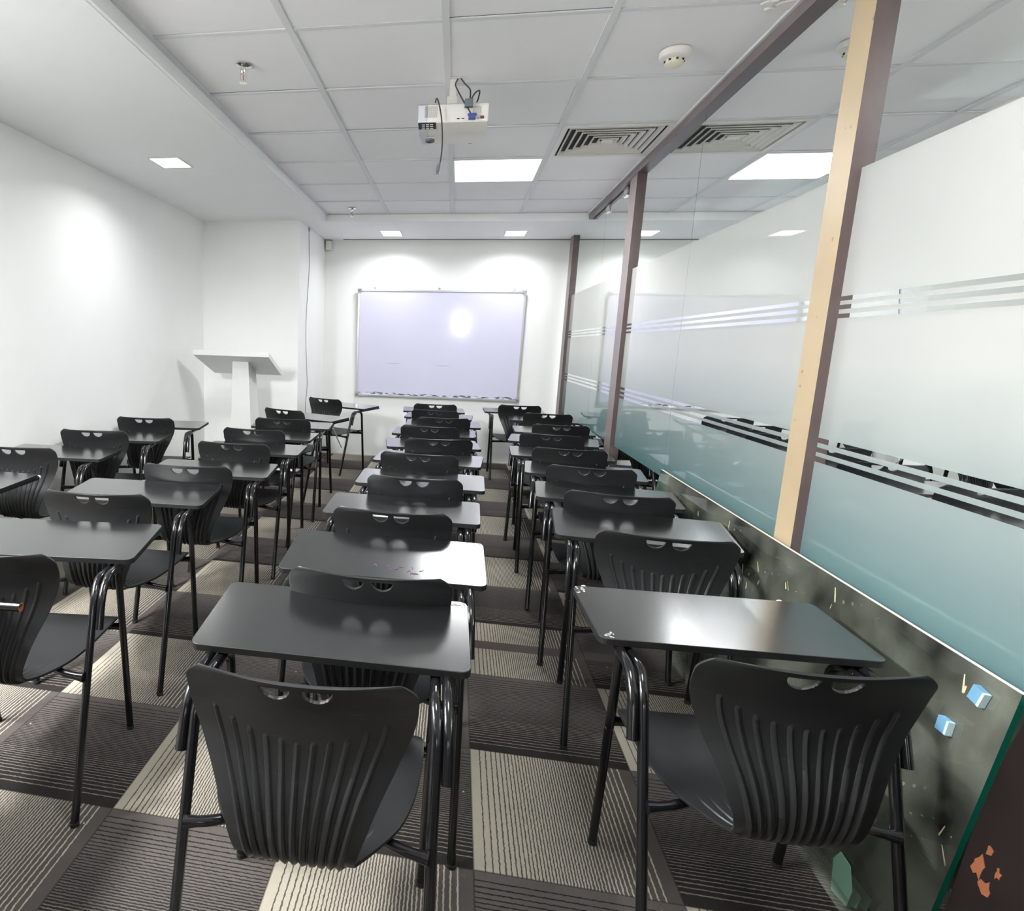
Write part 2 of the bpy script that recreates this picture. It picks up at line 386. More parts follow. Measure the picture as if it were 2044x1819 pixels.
bm = bmesh.new(); box(bm, -.124, .216, YR+.046, YR+.052, 1.19, 1.74); obj('added_glow_pane', bm, mat('added_glow', (1, 1, 1, 1), .3, emis=(1, 1, 1, 1), estr=11), dr)  # unseen glowing pane, added so a bright spot mirrors in the whiteboard
# corridor side behind the glass: dim wall, so the glass has something dark behind it
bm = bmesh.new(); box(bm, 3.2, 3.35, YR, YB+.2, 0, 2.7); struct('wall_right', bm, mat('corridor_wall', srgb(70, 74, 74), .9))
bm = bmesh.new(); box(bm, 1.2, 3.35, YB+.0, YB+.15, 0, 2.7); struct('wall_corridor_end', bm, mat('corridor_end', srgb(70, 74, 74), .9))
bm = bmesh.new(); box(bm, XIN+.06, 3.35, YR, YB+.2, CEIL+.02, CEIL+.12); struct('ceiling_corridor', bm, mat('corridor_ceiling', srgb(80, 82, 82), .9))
# soffit (dropped band on the left and at the back)
bm = bmesh.new()
box(bm, XL, XBULK-.018, YR, YB, SOF, SOF+.2); box(bm, XBULK-.018, XBULK, YR, YDROP, SOF+.002, CEIL-.004)
box(bm, XBULK-.018, XG+.02, YDROP, YB, SOF, SOF+.2); struct('ceiling_soffit', bm, M['soffit'])
bm = bmesh.new(); box(bm, -1.32, XG, 7.16, 7.19, SOF-.003, SOF+.001); struct('trim_1', bm, M['gap'])
# tiled ceiling: each tile slightly below the backing with a dark line around it
bm = bmesh.new(); bt = bmesh.new()
xs = [XBULK, -.715, -.115, .485, XIN+.01]; rows = [2.609+.6*k for k in range(-9, 6)]+[YDROP]
box(bm, XBULK, XIN+.05, YR, YDROP, CEIL+.012, CEIL+.06, 1)
random.seed(3)
for a, b in zip(xs, xs[1:]):
    for c, d in zip([YR]+rows, rows):
        if d-c < .05: continue
        if abs(a+.115) < .01 and abs(c-4.409) < .01: continue      # panel light cell
        if abs(a-.485) < .01 and abs(c-3.809) < .01: continue       # diffuser cell
        if abs(a+.115) < .01 and (c < 1.41 and d > 1.3 and False): continue
        j = lambda: random.uniform(.0, .004)
        box(bm, a+.006+j(), b-.006-j(), c+.006+j(), d-.0135-j()*.8, CEIL+.001+random.uniform(0, .004), CEIL+.014)
struct('ceiling', bm, [M['tile'], M['gap']])
for x in xs[1:4]: box(bt, x-.0135, x+.0135, YR, YDROP, CEIL-.003, CEIL+.004)
for y in rows[:-1]:
    for a, b in zip(xs, xs[1:]): box(bt, a+(.0135 if a != XBULK else 0), b-.0135, y-.0115, y+.0115, CEIL-.0015, CEIL+.004)
box(bt, XBULK, XBULK+.022, YR, YDROP, CEIL-.004, CEIL+.003); box(bt, XBULK, XIN, YDROP-.006, YDROP, CEIL-.002, CEIL+.003)
struct('trim_2', bt, M['tee'])
bm = bmesh.new(); random.seed(5)
for (x, y, s) in ((1.05, 2.63, .04), (.985, 2.62, .03), (1.01, 2.66, .022)):
    prism(bm, [(x+s*random.uniform(.5, 1.1)*math.cos(t*PI/4), y+s*random.uniform(.5, 1.1)*math.sin(t*PI/4)) for t in range(8)], CEIL-.006, CEIL+.001)
fl = obj('torn_tile_facing', bm, mat('torn_white', srgb(238, 236, 232), .8)); tag(fl, 'small torn white flap of ceiling tile beside the brown beam, top of photo', 'ceiling damage')

# back wall skirting damage line
bm = bmesh.new(); box(bm, XCOL, XG, YB-.004, YB, 0, .012); struct('baseboard_back', bm, mat('dusty_base', srgb(205, 200, 192), .8))

# ------------------------------------------------------------------ glass partition
POSTS = [('trim_3', 2.16, 2.27, True), ('trim_4', 4.605, 4.775, False), ('trim_5', 6.915, 7.095, False)]
for n, y0, y1, tan in POSTS:
    bm = bmesh.new(); box(bm, XIN, XG+.055, y0, y1, 0, SOF+.012 if n != 'trim_5' else SOF, 0)
    for f in bm.faces:
        if f.normal.length == 0: f.normal_update()
        if f.normal.x < -.9: f.material_index = 1
    struct(n, bm, [M['brown'], M['tan'] if tan else M['brown2']], label='tan painted face on brown partition post' if tan else 'brown partition post')
bm = bmesh.new(); box(bm, XIN-.004, XG+.05, YR, YDROP-.004, SOF+.01, CEIL+.002)
for f in bm.faces:
    f.normal_update()
    if f.normal.x < -.9: f.material_index = 1
struct('trim_6', bm, [M['brown'], M['brown2']], label='brown head beam along the ceiling')
bm = bmesh.new(); box(bm, XIN-.016, XIN-.004, YR, YDROP-.004, CEIL-.012, CEIL+.001); struct('trim_7', bm, M['tee'])
Z0, Z1 = .655, 1.853
STR = [(.994-.002, 1.009), (1.022, 1.037), (1.051, 1.067), (1.428, 1.441), (1.454, 1.467), (1.479, 1.492)]
def window(n, y0, y1, ztop=SOF+.012):
    bm = bmesh.new(); box(bm, XG, XG+.010, y0, y1, .0, ztop, 0)
    o = struct(n, bm, M['mirror'])
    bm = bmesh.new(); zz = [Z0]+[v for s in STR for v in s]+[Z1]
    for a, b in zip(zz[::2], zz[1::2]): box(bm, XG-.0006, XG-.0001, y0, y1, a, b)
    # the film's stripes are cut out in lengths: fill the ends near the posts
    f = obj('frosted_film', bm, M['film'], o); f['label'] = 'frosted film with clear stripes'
    return o
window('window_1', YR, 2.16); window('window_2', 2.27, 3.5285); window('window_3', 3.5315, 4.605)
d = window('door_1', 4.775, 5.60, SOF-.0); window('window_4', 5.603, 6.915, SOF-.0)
for y in (4.98, 5.53):
    bm = bmesh.new(); box(bm, XG-.012, XG-.001, y-.05, y+.05, SOF-.055, SOF+.008, 0, .003); obj('patch_fitting', bm, M['chrome'], d)['label'] = 'chrome patch fitting'
bm = bmesh.new(); box(bm, XG-.004, XG+.02, YR, 6.915, 0, .01); struct('baseboard_right', bm, M['brown'])

# ------------------------------------------------------------------ lights as things
def panel_light(x, y, label):
    t = thing('ceiling_panel_light', label, 'ceiling light', (x, y, CEIL), 0, 'square ceiling panel lights')
    s = .2875
    bm = bmesh.new()
    for (a, b, c, e) in ((-s, s, s-.012, s), (-s, s, -s, -s+.012), (-s, -s+.012, -s+.012, s-.012), (s-.012, s, -s+.012, s-.012)): box(bm, a, b, c, e, -.004, .012)
    obj('frame', bm, M['metalwhite'], t)
    bm = bmesh.new(); box(bm, -s+.012, s-.012, -s+.012, s-.012, .002, .010); obj('diffuser', bm, M['diff'], t)
panel_light(.185, 4.709, 'large square white panel light lit in the tiled ceiling ahead of the projector')
def downlight(x, y, sx, sy, label):
    t = thing('recessed_downlight', label, 'ceiling light', (x, y, SOF), 0, 'small square recessed downlights')
    bm = bmesh.new()
    for (a, b, c, e) in ((-sx, sx, sy-.012, sy), (-sx, sx, -sy, -sy+.012), (-sx, -sx+.012, -sy+.012, sy-.012), (sx-.012, sx, -sy+.012, sy-.012)): box(bm, a, b, c, e, -.004, .003)
    obj('frame', bm, M['metalwhite'], t)
    bm = bmesh.new(); box(bm, -sx+.012, sx-.012, -sy+.012, sy-.012, -.003, .002); obj('diffuser', bm, M['diff'], t)
downlight(-1.92, 4.10, .108, .118, 'small square recessed downlight over the left wall in the smooth soffit')
downlight(-.745, 6.80, .11, .16, 'small recessed downlight above the left half of the whiteboard')
downlight(.505, 6.80, .11, .16, 'small recessed downlight above the right half of the whiteboard')

# ------------------------------------------------------------------ air diffuser
t = thing('air_diffuser', 'square white louvred air diffuser in the ceiling beside the brown beam', 'air vent', (.782, 4.109, CEIL))
s = .287
bm = bmesh.new(); box(bm, -s+.03, s-.03, -s+.03, s-.03, .10, .105)
obj('duct', bm, M['void'], t)
bm = bmesh.new()
for (a, b, c, e) in ((-s, s, s-.03, s), (-s, s, -s, -s+.03), (-s, -s+.03, -s+.03, s-.03), (s-.03, s, -s+.03, s-.03)): box(bm, a, b, c, e, -.006, .008)
for (a, b, c, e) in ((-s+.03, s-.03, s-.03, s-.028), (-s+.03, s-.03, -s+.028, -s+.03), (-s+.028, -s+.03, -s+.03, s-.03), (s-.03, s-.028, -s+.03, s-.03)): box(bm, a, b, c, e, .0, .1)
obj('frame', bm, M['metalwhite'], t)
for k in range(6):
    a = s-.045-k*.038; bm = bmesh.new()
    lo, hi = [(-a, -a), (a, -a), (a, a), (-a, a)], [(-a+.034, -a+.034), (a-.034, -a+.034), (a-.034, a-.034), (-a+.034, a-.034)]
    for (q0, q1) in ((-a-.001, -a+.001), (a-.001, a+.001)): box(bm, q0, q1, -a, a, -.007, .004); box(bm, -a, a, q0, q1, -.0065, -.0015)
    for zo in (0, .0015):
        L = [bm.verts.new((p[0], p[1], -.004+zo)) for p in lo]; H = [bm.verts.new((p[0], p[1], .03+zo)) for p in hi]
        for i in range(4): bm.faces.new((L[i], L[(i+1) % 4], H[(i+1) % 4], H[i]))
    obj('louvre', bm, M['metalwhite'], t)
bm = bmesh.new(); box(bm, -.03, .03, -.03, .03, -.004, .004); obj('centre_plate', bm, M['metalwhite'], t)

# ------------------------------------------------------------------ smoke detector, sprinklers
t = thing('smoke_detector', 'round white smoke detector with yellowed centre on the ceiling near the beam', 'smoke detector', (.792, 2.96, CEIL))
bm = bmesh.new(); lathe(bm, [(0, 0), (.055, 0), (.06, -.006), (.058, -.028), (.050, -.034), (.030, -.036)]); obj('base', bm, M['plastic'], t, True)
bm = bmesh.new(); lathe(bm, [(.034, -.034), (.036, -.05), (.030, -.056), (0, -.060)]); obj('sensor_head', bm, M['smokey'], t, True)
bm = bmesh.new()
for k in range(8):
    a = k*PI/4; box(bm, .0345*math.cos(a)-.004, .0345*math.cos(a)+.004, .0345*math.sin(a)-.004, .0345*math.sin(a)+.004, -.044, -.038)
obj('vent_slot', bm, M['void'], t)
def sprinkler(x, y, label):
    t = thing('fire_sprinkler', label, 'sprinkler', (x, y, CEIL), 0, 'ceiling fire sprinklers')
    bm = bmesh.new(); lathe(bm, [(0, .0), (.036, .0), (.037, -.003), (.020, -.009), (.012, -.010)]); obj('escutcheon', bm, M['chrome'], t, True)
    bm = bmesh.new(); lathe(bm, [(.012, -.008), (.012, -.028), (.008, -.034), (0, -.034)], 16)
    for sx in (-1, 1): tube(bm, catmull([(sx*.008, 0, -.03), (sx*.014, 0, -.045), (sx*.010, 0, -.060), (sx*.003, 0, -.068)]), .0022, 8)
    obj('frame', bm, M['chrome'], t, True)
    bm = bmesh.new(); tube(bm, [(0, 0, -.034), (0, 0, -.062)], .002, 8); obj('glass_bulb', bm, mat('red_bulb', (.5, .02, .02, 1), .2), t, True)
    bm = bmesh.new(); lathe(bm, [(0, -.068), (.017, -.069), (.018, -.072), (0, -.073)], 16); obj('deflector', bm, M['chrome'], t, True)
sprinkler(-1.005, 2.895, 'chrome fire sprinkler hanging from the nearest ceiling tiles at upper left')
sprinkler(-1.01, 5.88, 'distant chrome fire sprinkler by the back edge of the tiled ceiling')

# ------------------------------------------------------------------ projector
PY = 3.0
t = thing('projector', 'white projector hung from the ceiling with cables on its rear panel', 'projector', (-.08, PY, 2.27))
k = PY/3.2
def pj(px, pz): return px  # readability only
x0, x1, zt, zb = -.152, .152, .092, .0
prof = [(0, .012), (0, .082), (.020, zt+.004), (.33, zt+.004), (.335, .02), (.10, -.012), (.085, -.012)]
bm = bmesh.new(); prism(bm, [(p[0], p[1]) for p in prof], x0+.04, x1, 'x'); bmesh.ops.bevel(bm, geom=bm.edges[:], offset=.003, segments=2, affect='EDGES')
obj('body', bm, M['plastic'], t, True)
bm = bmesh.new(); prism(bm, [(p[0]+.001, p[1]-.0005) for p in prof], x0, x0+.042, 'x'); bmesh.ops.bevel(bm, geom=bm.edges[:], offset=.003, segments=2, affect='EDGES'); obj('side_cover', bm, M['lav'], t, True)
bm = bmesh.new(); quad(bm, [(x0+.002, -.001, .012), (x0+.080, -.001, .012), (x0+.080, .04, -.003), (x0+.002, .04, -.003)])
bmesh.ops.solidify(bm, geom=bm.faces[:], thickness=.002); obj('exhaust_grille', bm, M['dgrey'], t)
bm = bmesh.new()
for r in range(3):
    for c in range(3): box(bm, x0+.018+c*.018, x0+.031+c*.018, .006+r*.012, .0085+r*.012, .0045-r*.0042, .0068-r*.0042)
obj('grille_slot', bm, M['plastic'], t)
def dots(xa, xb, za, zb_, nx, nz):
    bm = bmesh.new()
    for i in range(nx):
        for j in range(nz):
            x, z = xa+(xb-xa)*i/(nx-1), za+(zb_-za)*j/(nz-1); box(bm, x-.0011, x+.0011, -.0012, .001, z-.0011, z+.0011)
    return bm
obj('speaker_grille', dots(x0+.030, x0+.082, .034, .076, 13, 11), mat('grille_holes', srgb(150, 148, 150), .8), t)
obj('speaker_grille', dots(x1-.066, x1-.032, .046, .072, 9, 8), mat('grille_holes_b', srgb(160, 158, 158), .8), t)
for x in (x1-.128, x1-.108):
    bm = bmesh.new(); prism(bm, [(x-.007, .026), (x+.007, .026), (x+.005, .0225), (x-.005, .0225)], -.002, .001, 'y'); obj('video_port', bm, M['bk'], t)
bm = bmesh.new(); lathe(bm, [(0, 0), (.002, 0), (.002, .002)], 10); 
obj('audio_jack', bm, M['bk'], t, loc=(x1-.056, -.0006, .025), rot=(PI/2, 0, 0))
bm = bmesh.new(); lathe(bm, [(0, 0), (.002, 0), (.002, .002)], 10); obj('audio_jack', bm, M['bk'], t, loc=(x1-.043, -.0006, .025), rot=(PI/2, 0, 0))
bm = bmesh.new(); box(bm, x1-.034, x1-.018, -.002, .001, .022, .033); obj('mains_switch', bm, M['red'], t)
bm = bmesh.new(); box(bm, x0+.024, x0+.072, .13, .19, -.0125, -.0095); obj('focus_plate', bm, M['plastic'], t)
bm = bmesh.new(); lathe(bm, [(.012, -.006), (.022, -.006), (.022, -.022), (.014, -.024), (.012, -.018)], 24, cx=x0+.048, cy=.155); obj('levelling_foot', bm, M['dgrey'], t, True)
bm = bmesh.new(); lathe(bm, [(0, 0), (.03, 0), (.034, .01), (.03, .02)], 24); obj('lens', bm, M['bk'], t, True, (x1-.07, .334, .055), (-PI/2, 0, 0))
# mount
t2 = thing('projector_mount', 'white metal bracket holding the projector under the ceiling', 'bracket', (-.09, 3.15, CEIL))
bm = bmesh.new(); box(bm, -.022, .03, -.03, .03, -.004, 0); box(bm, -.014, .016, -.018, .018, -.085, -.004, 0, .002); obj('column', bm, M['metalwhite'], t2)
bm = bmesh.new(); box(bm, -.024, .024, -.026, .026, -.143, -.078, 0, .002); obj('socket', bm, M['metalwhite'], t2)
bm = bmesh.new(); lathe(bm, [(0, 0), (.005, 0), (.005, .004), (0, .004)], 10); obj('screw', bm, M['chrome'], t2, loc=(.0, -.026, -.12), rot=(PI/2, 0, 0))
# cables
def cable(name, label, pts, r=.0032, m='bk'):
    bm = bmesh.new(); tube(bm, catmull(pts), r, 8); o = obj(name, bm, M[m], None, True); tag(o, label, 'cable'); return o
t3 = thing('hanging_video_cable', 'black video cable dangling free below the projector with a plug on its end', 'cable', (-.16, PY-.01, 2.37))
bm = bmesh.new(); tube(bm, catmull([(.0, .03, .0), (.006, .005, .008), (.018, -.01, -.02), (.032, -.012, -.08), (.040, -.012, -.16), (.040, -.012, -.22), (.036, -.012, -.262)]), .0032, 8); obj('lead', bm, M['bk'], t3, True)
bm = bmesh.new(); tube(bm, [(.036, -.012, -.258), (.030, -.012, -.275), (.027, -.012, -.298)], [.004, .008, .0085], 10); box(bm, .0195, .0335, -.015, -.009, -.309, -.297); obj('plug', bm, M['dgrey'], t3, True)
cable('monitor_cable', 'thin dark cable from the projector bracket to the blue plug', [(-.07, 3.13, CEIL-.005), (-.078, 3.07, CEIL-.05), (-.062, 3.0, CEIL-.105), (-.034, 2.985, CEIL-.155), (-.022, 2.985, 2.34), (.0, 2.985, 2.302)])
bm = bmesh.new(); box(bm, -.012, .018, 2.978, 3.0, 2.287, 2.309, 0, .002); box(bm, -.016, .022, 2.992, 3.0, 2.305, 2.312); o = obj('monitor_plug', bm, M['blue']); tag(o, 'blue monitor plug pushed into the projector rear panel', 'plug')
cable('power_cable', 'dark cable looping from the ceiling down to the projector connector block', [(-.055, 3.135, CEIL-.003), (-.035, 3.07, CEIL-.05), (-.012, 3.0, CEIL-.10), (-.010, 2.985, 2.365)])
cable('looped_cable', 'dark cable loop rising beside the bracket and dropping behind the projector', [(-.008, 2.985, 2.36), (.010, 2.99, 2.392), (.028, 3.0, 2.404), (.026, 3.02, 2.385), (.018, 3.04, 2.366)])
bm = bmesh.new(); box(bm, -.032, .004, 2.972, 2.998, 2.335, 2.366, 0, .003); o = obj('connector_block', bm, M['dgrey']); tag(o, 'dark grey connector block where the projector cables meet', 'connector')

# ------------------------------------------------------------------ whiteboard
BW, BH = 1.835, 1.205
t = thing('whiteboard', 'large wall-hung whiteboard with scuffed lower edge and aluminium frame', 'whiteboard', (-1.137, YB-.03, .708)); t.rotation_euler = (math.radians(1.2), math.radians(-.15), 0)
bm = bmesh.new(); box(bm, .012, BW-.012, .004, .014, .012, BH-.012); obj('writing_surface', bm, M['board'], t)
for (a, b, c, e) in ((.02, BW-.02, BH-.022, BH), (.02, BW-.02, 0, .024), (0, .022, .02, BH-.02), (BW-.022, BW, .02, BH-.02)):
    bm = bmesh.new(); box(bm, a, b, -.004, .018, c, e, 0, .002); obj('frame_rail', bm, M['alu'], t)
for (x, z) in ((0, 0), (BW, 0), (0, BH), (BW, BH)):
    bm = bmesh.new(); sx, sz = (1 if x == 0 else -1), (1 if z == 0 else -1)
    box(bm, min(x-.004*sx, x+.045*sx), max(x-.004*sx, x+.045*sx), -.007, .02, min(z-.004*sz, z+.028*sz), max(z-.004*sz, z+.028*sz)); box(bm, min(x-.004*sx, x+.028*sx), max(x-.004*sx, x+.028*sx), -.007, .02, min(z, z+.05*sz), max(z, z+.05*sz)); obj('corner_cap', bm, M['alugrey'], t)
for x in (.19, .905, 1.71):
    bm = bmesh.new(); box(bm, x-.012, x+.012, -.003, .012, BH, BH+.022, 0, .002); obj('hanging_clip', bm, M['alugrey'], t)
for x in (.045, .062):
    bm = bmesh.new(); tube(bm, [(x+.008*math.cos(a*PI/6), .003, -.009+.007*math.sin(a*PI/6)) for a in range(13)], .0012, 6); obj('wire_loop', bm, M['chrome'], t, True)

# ------------------------------------------------------------------ lectern
t = thing('lectern', 'white lectern with a tapered column and sloping top in the left recess', 'lectern', (-1.96, 5.62, 0))
bm = bmesh.new()
A = [(-.385, -.22, 1.213), (.325, -.22, 1.211), (.325, .20, 1.034), (-.345, .20, 1.034)]
hi = [bm.verts.new((p[0], p[1], p[2])) for p in A]; lo = [bm.verts.new((p[0], p[1]-.002, p[2]-.045)) for p in A]
bm.faces.new(hi); bm.faces.new(lo[::-1])
for i in range(4): bm.faces.new((hi[i], lo[i], lo[(i+1) % 4], hi[(i+1) % 4]))
bmesh.ops.recalc_face_normals(bm, faces=bm.faces); obj('sloping_top', bm, M['lect'], t)
bm = bmesh.new(); T = [(-.055, -.10, 1.125), (.095, -.10, 1.125), (.095, .12, 1.03), (-.055, .12, 1.03)]; B = [(-.07, -.14, .03), (.155, -.14, .03), (.155, .17, .03), (-.07, .17, .03)]
hi = [bm.verts.new(p) for p in T]; lo = [bm.verts.new(p) for p in B]; bm.faces.new(hi); bm.faces.new(lo[::-1])
for i in range(4): bm.faces.new((hi[i], lo[i], lo[(i+1) % 4], hi[(i+1) % 4]))
bmesh.ops.recalc_face_normals(bm, faces=bm.faces); obj('column', bm, M['lect'], t)
bm = bmesh.new(); box(bm, -.26, .32, -.22, .24, 0, .03, 0, .003); obj('base', bm, M['lect'], t)

# wall cable, corner box
bm = bmesh.new(); X = XCOL+.006
tube(bm, catmull([(X, 6.42, SOF-.03), (X, 6.43, 2.3), (X, 6.46, 2.1), (X, 6.42, 1.85), (X, 6.36, 1.55), (X, 6.37, 1.3), (X, 6.42, 1.05), (X, 6.46, .85), (X, 6.40, .6), (X, 6.44, .02)]), .0026, 8)
t = thing('wall_cable', 'thin dark cable hanging down the white wall left of the whiteboard', 'cable', (0, 0, 0)); obj('lead', bm, mat('grey_cable', srgb(110, 110, 112), .5), t, True)
bm = bmesh.new(); box(bm, X-.006, X+.01, 6.41, 6.43, SOF-.04, SOF-.004); obj('wall_anchor', bm, M['alugrey'], t)
t = thing('motion_sensor', 'small white sensor box in the top corner left of the whiteboard', 'sensor', (XCOL+.045, YB-.04, SOF-.002))
bm = bmesh.new(); box(bm, -.04, .035, -.02, .035, -.012, 0); obj('bracket', bm, M['alugrey'], t)
bm = bmesh.new(); prism(bm, rrect(-.028, .030, -.045, .03, .012), -.11, -.012); obj('housing', bm, M['plastic'], t, True)

# ------------------------------------------------------------------ loose glass sheet against the partition
t = thing('glass_sheet', 'long loose sheet of dirty greenish glass leaning on the glass partition', 'glass sheet', (.983, 0, 0))
P = [Vector((0, 1.30, 0)), Vector((0, 3.39, 0)), Vector((.067, 3.37, .726)), Vector((.067, 1.262, .718))]
nrm = Vector((.726, 0, -.067)).normalized()*.011
bm = bmesh.new(); a = [bm.verts.new(p) for p in P]; b = [bm.verts.new(p+nrm) for p in P]
bm.faces.new(a[::-1]); bm.faces.new(b)
for i in range(4):
    f = bm.faces.new((a[i], a[(i+1) % 4], b[(i+1) % 4], b[i])); f.material_index = 1 if i == 3 else 2 if i == 2 else 1
bmesh.ops.recalc_face_normals(bm, faces=bm.faces); obj('pane', bm, [M['sheet'], M['sheetedge'], M['pale_edge']], t)
def on_sheet(y, z, off=-.001):
    return Vector((.067*z/.722, y, z))+Vector((off, 0, 0))
for (y, z, s, c) in ((1.335, .672, .022, 'blue foam spacer stuck near the top corner'), (1.385, .575, .021, 'blue foam spacer stuck below the first')):
    bm = bmesh.new(); box(bm, -.012, 0, -s*.55, s*.55, -s*.7, s*.7, 0); box(bm, -.0125, 0, -s*.55-.006, -s*.55, -s*.7, s*.7, 1)
    o = obj('foam_spacer', bm, [M['foam'], M['foamw']], t, loc=on_sheet(y, z)); o.rotation_euler = (.2 if z > .6 else 0, .09, 0); o['label'] = c
bm = bmesh.new(); prism(bm, [(-.03, -.05), (.03, -.06), (.04, .02), (.02, .055), (-.02, .05), (-.04, .0)], -.0015, 0, 'x'); o = obj('tape_patch', bm, M['tapegreen'], t, loc=on_sheet(1.52, .075)); o['label'] = 'torn pale green tape patch'
random.seed(11); bm = bmesh.new()
for i in range(46):
    y, z = random.uniform(1.3, 3.2), random.uniform(.25, .68); p = on_sheet(y, z, -.0008); l, w_ = random.uniform(.004, .02), random.uniform(.001, .004)
    an = random.uniform(-.5, .5)
    dv = Vector((0, math.sin(an), math.cos(an)))*l; wv = Vector((0, math.cos(an), -math.sin(an)))*w_
    quad(bm, [p-dv-wv, p-dv+wv, p+dv+wv*.6, p+dv-wv*.5])
o = obj('dirt_mark', bm, M['dust'], t); o['kind'] = 'stuff'

# ------------------------------------------------------------------ dark board at the right edge
t = thing('plywood_board', 'dark stained plywood board with orange scars at the bottom right corner of the photo', 'wooden board', (.93, 0, 0))
bm = bmesh.new()
poly = [(1.20, 0), (1.196, .25), (1.190, .5), (1.176, .66), (1.163, .715), (1.145, .738), (1.11, .745), (.55, .74), (.55, 0)]
prism(bm, poly, 0, .02, 'x')
for v in bm.verts: v.co.x += v.co.z*.07
obj('panel', bm, M['ply'], t)
random.seed(4)
for (y, z, q) in ((1.160, .435, .016), (1.140, .41, .012), (1.150, .475, .009), (1.125, .45, .007)):
    bm = bmesh.new(); prism(bm, [(y+q*random.uniform(.4, 1.2)*math.cos(k*PI/6), z+q*1.5*random.uniform(.4, 1.2)*math.sin(k*PI/6)) for k in range(12)], -.0012, .0, 'x')
    for v in bm.verts: v.co.x += v.co.z*.07
    obj('worn_patch', bm, mat('bare_orange_wood', srgb(116, 66, 36), .85), t)['label'] = 'bare orange wood patch'

# ------------------------------------------------------------------ desk chairs
def make_shell():
    prof = [(-.428, .755), (-.417, .734), (-.407, .711), (-.398, .686), (-.392, .654), (-.391, .614), (-.400, .570), (-.412, .530), (-.421, .490), (-.422, .450), (-.412, .415), (-.388, .393), (-.350, .386), (-.30, .390), (-.24, .397), (-.17, .405), (-.10, .413), (-.045, .416), (-.012, .411), (.004, .400)]
    hw = [.190, .203, .205, .204, .198, .184, .166, .148, .132, .119, .110, .112, .140, .180, .203, .214, .219, .217, .208, .188]
    sag = [.030, .030, .030, .029, .028, .026, .023, .019, .014, .009, .005, .004, .008, .014, .017, .016, .011, .004, -.002, -.006]
    pv = catmull([(p[0], p[1], 0) for p in prof], 6); hv = [v.x for v in catmull([(a, 0, 0) for a in hw], 6)]; sv = [v.x for v in catmull([(a, 0, 0) for a in sag], 6)]
    n = len(pv); cum = [0]
    for i in range(1, n): cum.append(cum[-1]+(pv[i]-pv[i-1]).length)
    Ltot = cum[-1]
    def at(s):
        s = min(max(s, 0), Ltot)
        for i in range(1, n):
            if cum[i] >= s: break
        f = (s-cum[i-1])/max(cum[i]-cum[i-1], 1e-9)
        p = pv[i-1].lerp(pv[i], f); tdir = (pv[min(i+1, n-1)]-pv[max(i-2, 0)]).normalized()
        return p, tdir, hv[i-1]*(1-f)+hv[i]*f, sv[i-1]*(1-f)+sv[i]*f
    # rows: fine near the handle holes
    rows = [0, .004, .009, .014]+[.017+.0023*k for k in range(13)]
    rows = [0, .003, .006, .009]+[.0115+.0024*k for k in range(14)]
    s = rows[-1]
    while s < Ltot-.009:
        s += .010 if s > .16 else .0045
        rows.append(min(s, Ltot))
    if rows[-1] < Ltot: rows.append(Ltot)
    NU = 200
    bm = bmesh.new(); grid = []
    HOLES = (-.036, .036); HW, HH, HT = .0275, .031, .0115
    def ridge(u, sz, srow):
        # u in [-1,1]; sz = arc position
        tot = 0
        for k in range(11):
            uk = -.76+k*.152; s0 = .088+.050*(1-(uk/.76)**2)
            if srow < s0: continue
            w = hcur*2*.152/2
            rw = .0038
            dx = abs(u-uk)*hcur
            if dx < rw:
                ramp = 1
                fade = 1 if srow < .40 else max(0, 1-(srow-.40)/.07)
                amp = .0036+.0040*min(1, max(0, (srow-.2)/.15))
                tot = max(tot, amp*ramp*fade*(.5+.5*math.cos(PI*dx/rw)))
        return tot
    for r in rows:
        p, td, h_, sg = at(r); hcur = h_
        rowv = []
        # round off the corners at the top and at the seat's front
        he = h_
        if r < .03: he = h_-.016*(1-math.sqrt(max(0, 1-((.03-r)/.03)**2)))
        if Ltot-r < .04: he = h_-.03*(1-math.sqrt(max(0, 1-((.04-(Ltot-r))/.04)**2)))
        nx = Vector((td.y, -td.x))           # in (y,z): outward = rear / under side
        # profile goes down then forward; outward normal points to -y on the back and -z on the seat
        nn = Vector((td.y, -td.x)) if (td.y*-1 > 0) else Vector((td.y, -td.x))
        if nn.x > .2 or (abs(nn.x) <= .2 and nn.y > 0): nn = -nn
        for i in range(NU+1):
            u = -1+2*i/NU
            x = u*he
            d_ = ridge(u, 0, r); k_ = min(1, max(0, (r-.30)/.10))      # the back wraps forward, the seat wraps up
            y = p.x+nn.x*d_+sg*u*u*(1-k_); z = p.y+nn.y*d_+sg*u*u*k_
            rowv.append(bm.verts.new((x, y, z)))
        grid.append(rowv)
    def hole(x, r):
        for c in HOLES:
            if abs(x-c) < HW and r > HT and r < HT+HH*math.sqrt(max(0, 1-((x-c)/HW)**2)): return c
        return None
    keep = []
    for j in range(len(rows)-1):
        for i in range(NU):
            q = (grid[j][i], grid[j][i+1], grid[j+1][i+1], grid[j+1][i])
            xm = sum(v.co.x for v in q)/4; rm = (rows[j]+rows[j+1])/2
            if hole(xm, rm) is None: bm.faces.new(q)
    for v in [v for v in bm.verts if not v.link_faces]: bm.verts.remove(v)
    bmesh.ops.recalc_face_normals(bm, faces=bm.faces)
    # make sure normals look to the sitter's side
    bm.normal_update()
    f0 = max(bm.faces, key=lambda f: f.calc_center_median().y)
    if f0.normal.z < 0: bmesh.ops.reverse_faces(bm, faces=bm.faces)
    # smooth hole outlines
    be = [v for v in bm.verts if any(len(e.link_faces) == 1 for e in v.link_edges) and abs(v.co.x) < .075 and v.co.z > .66 and v.co.z < .748]
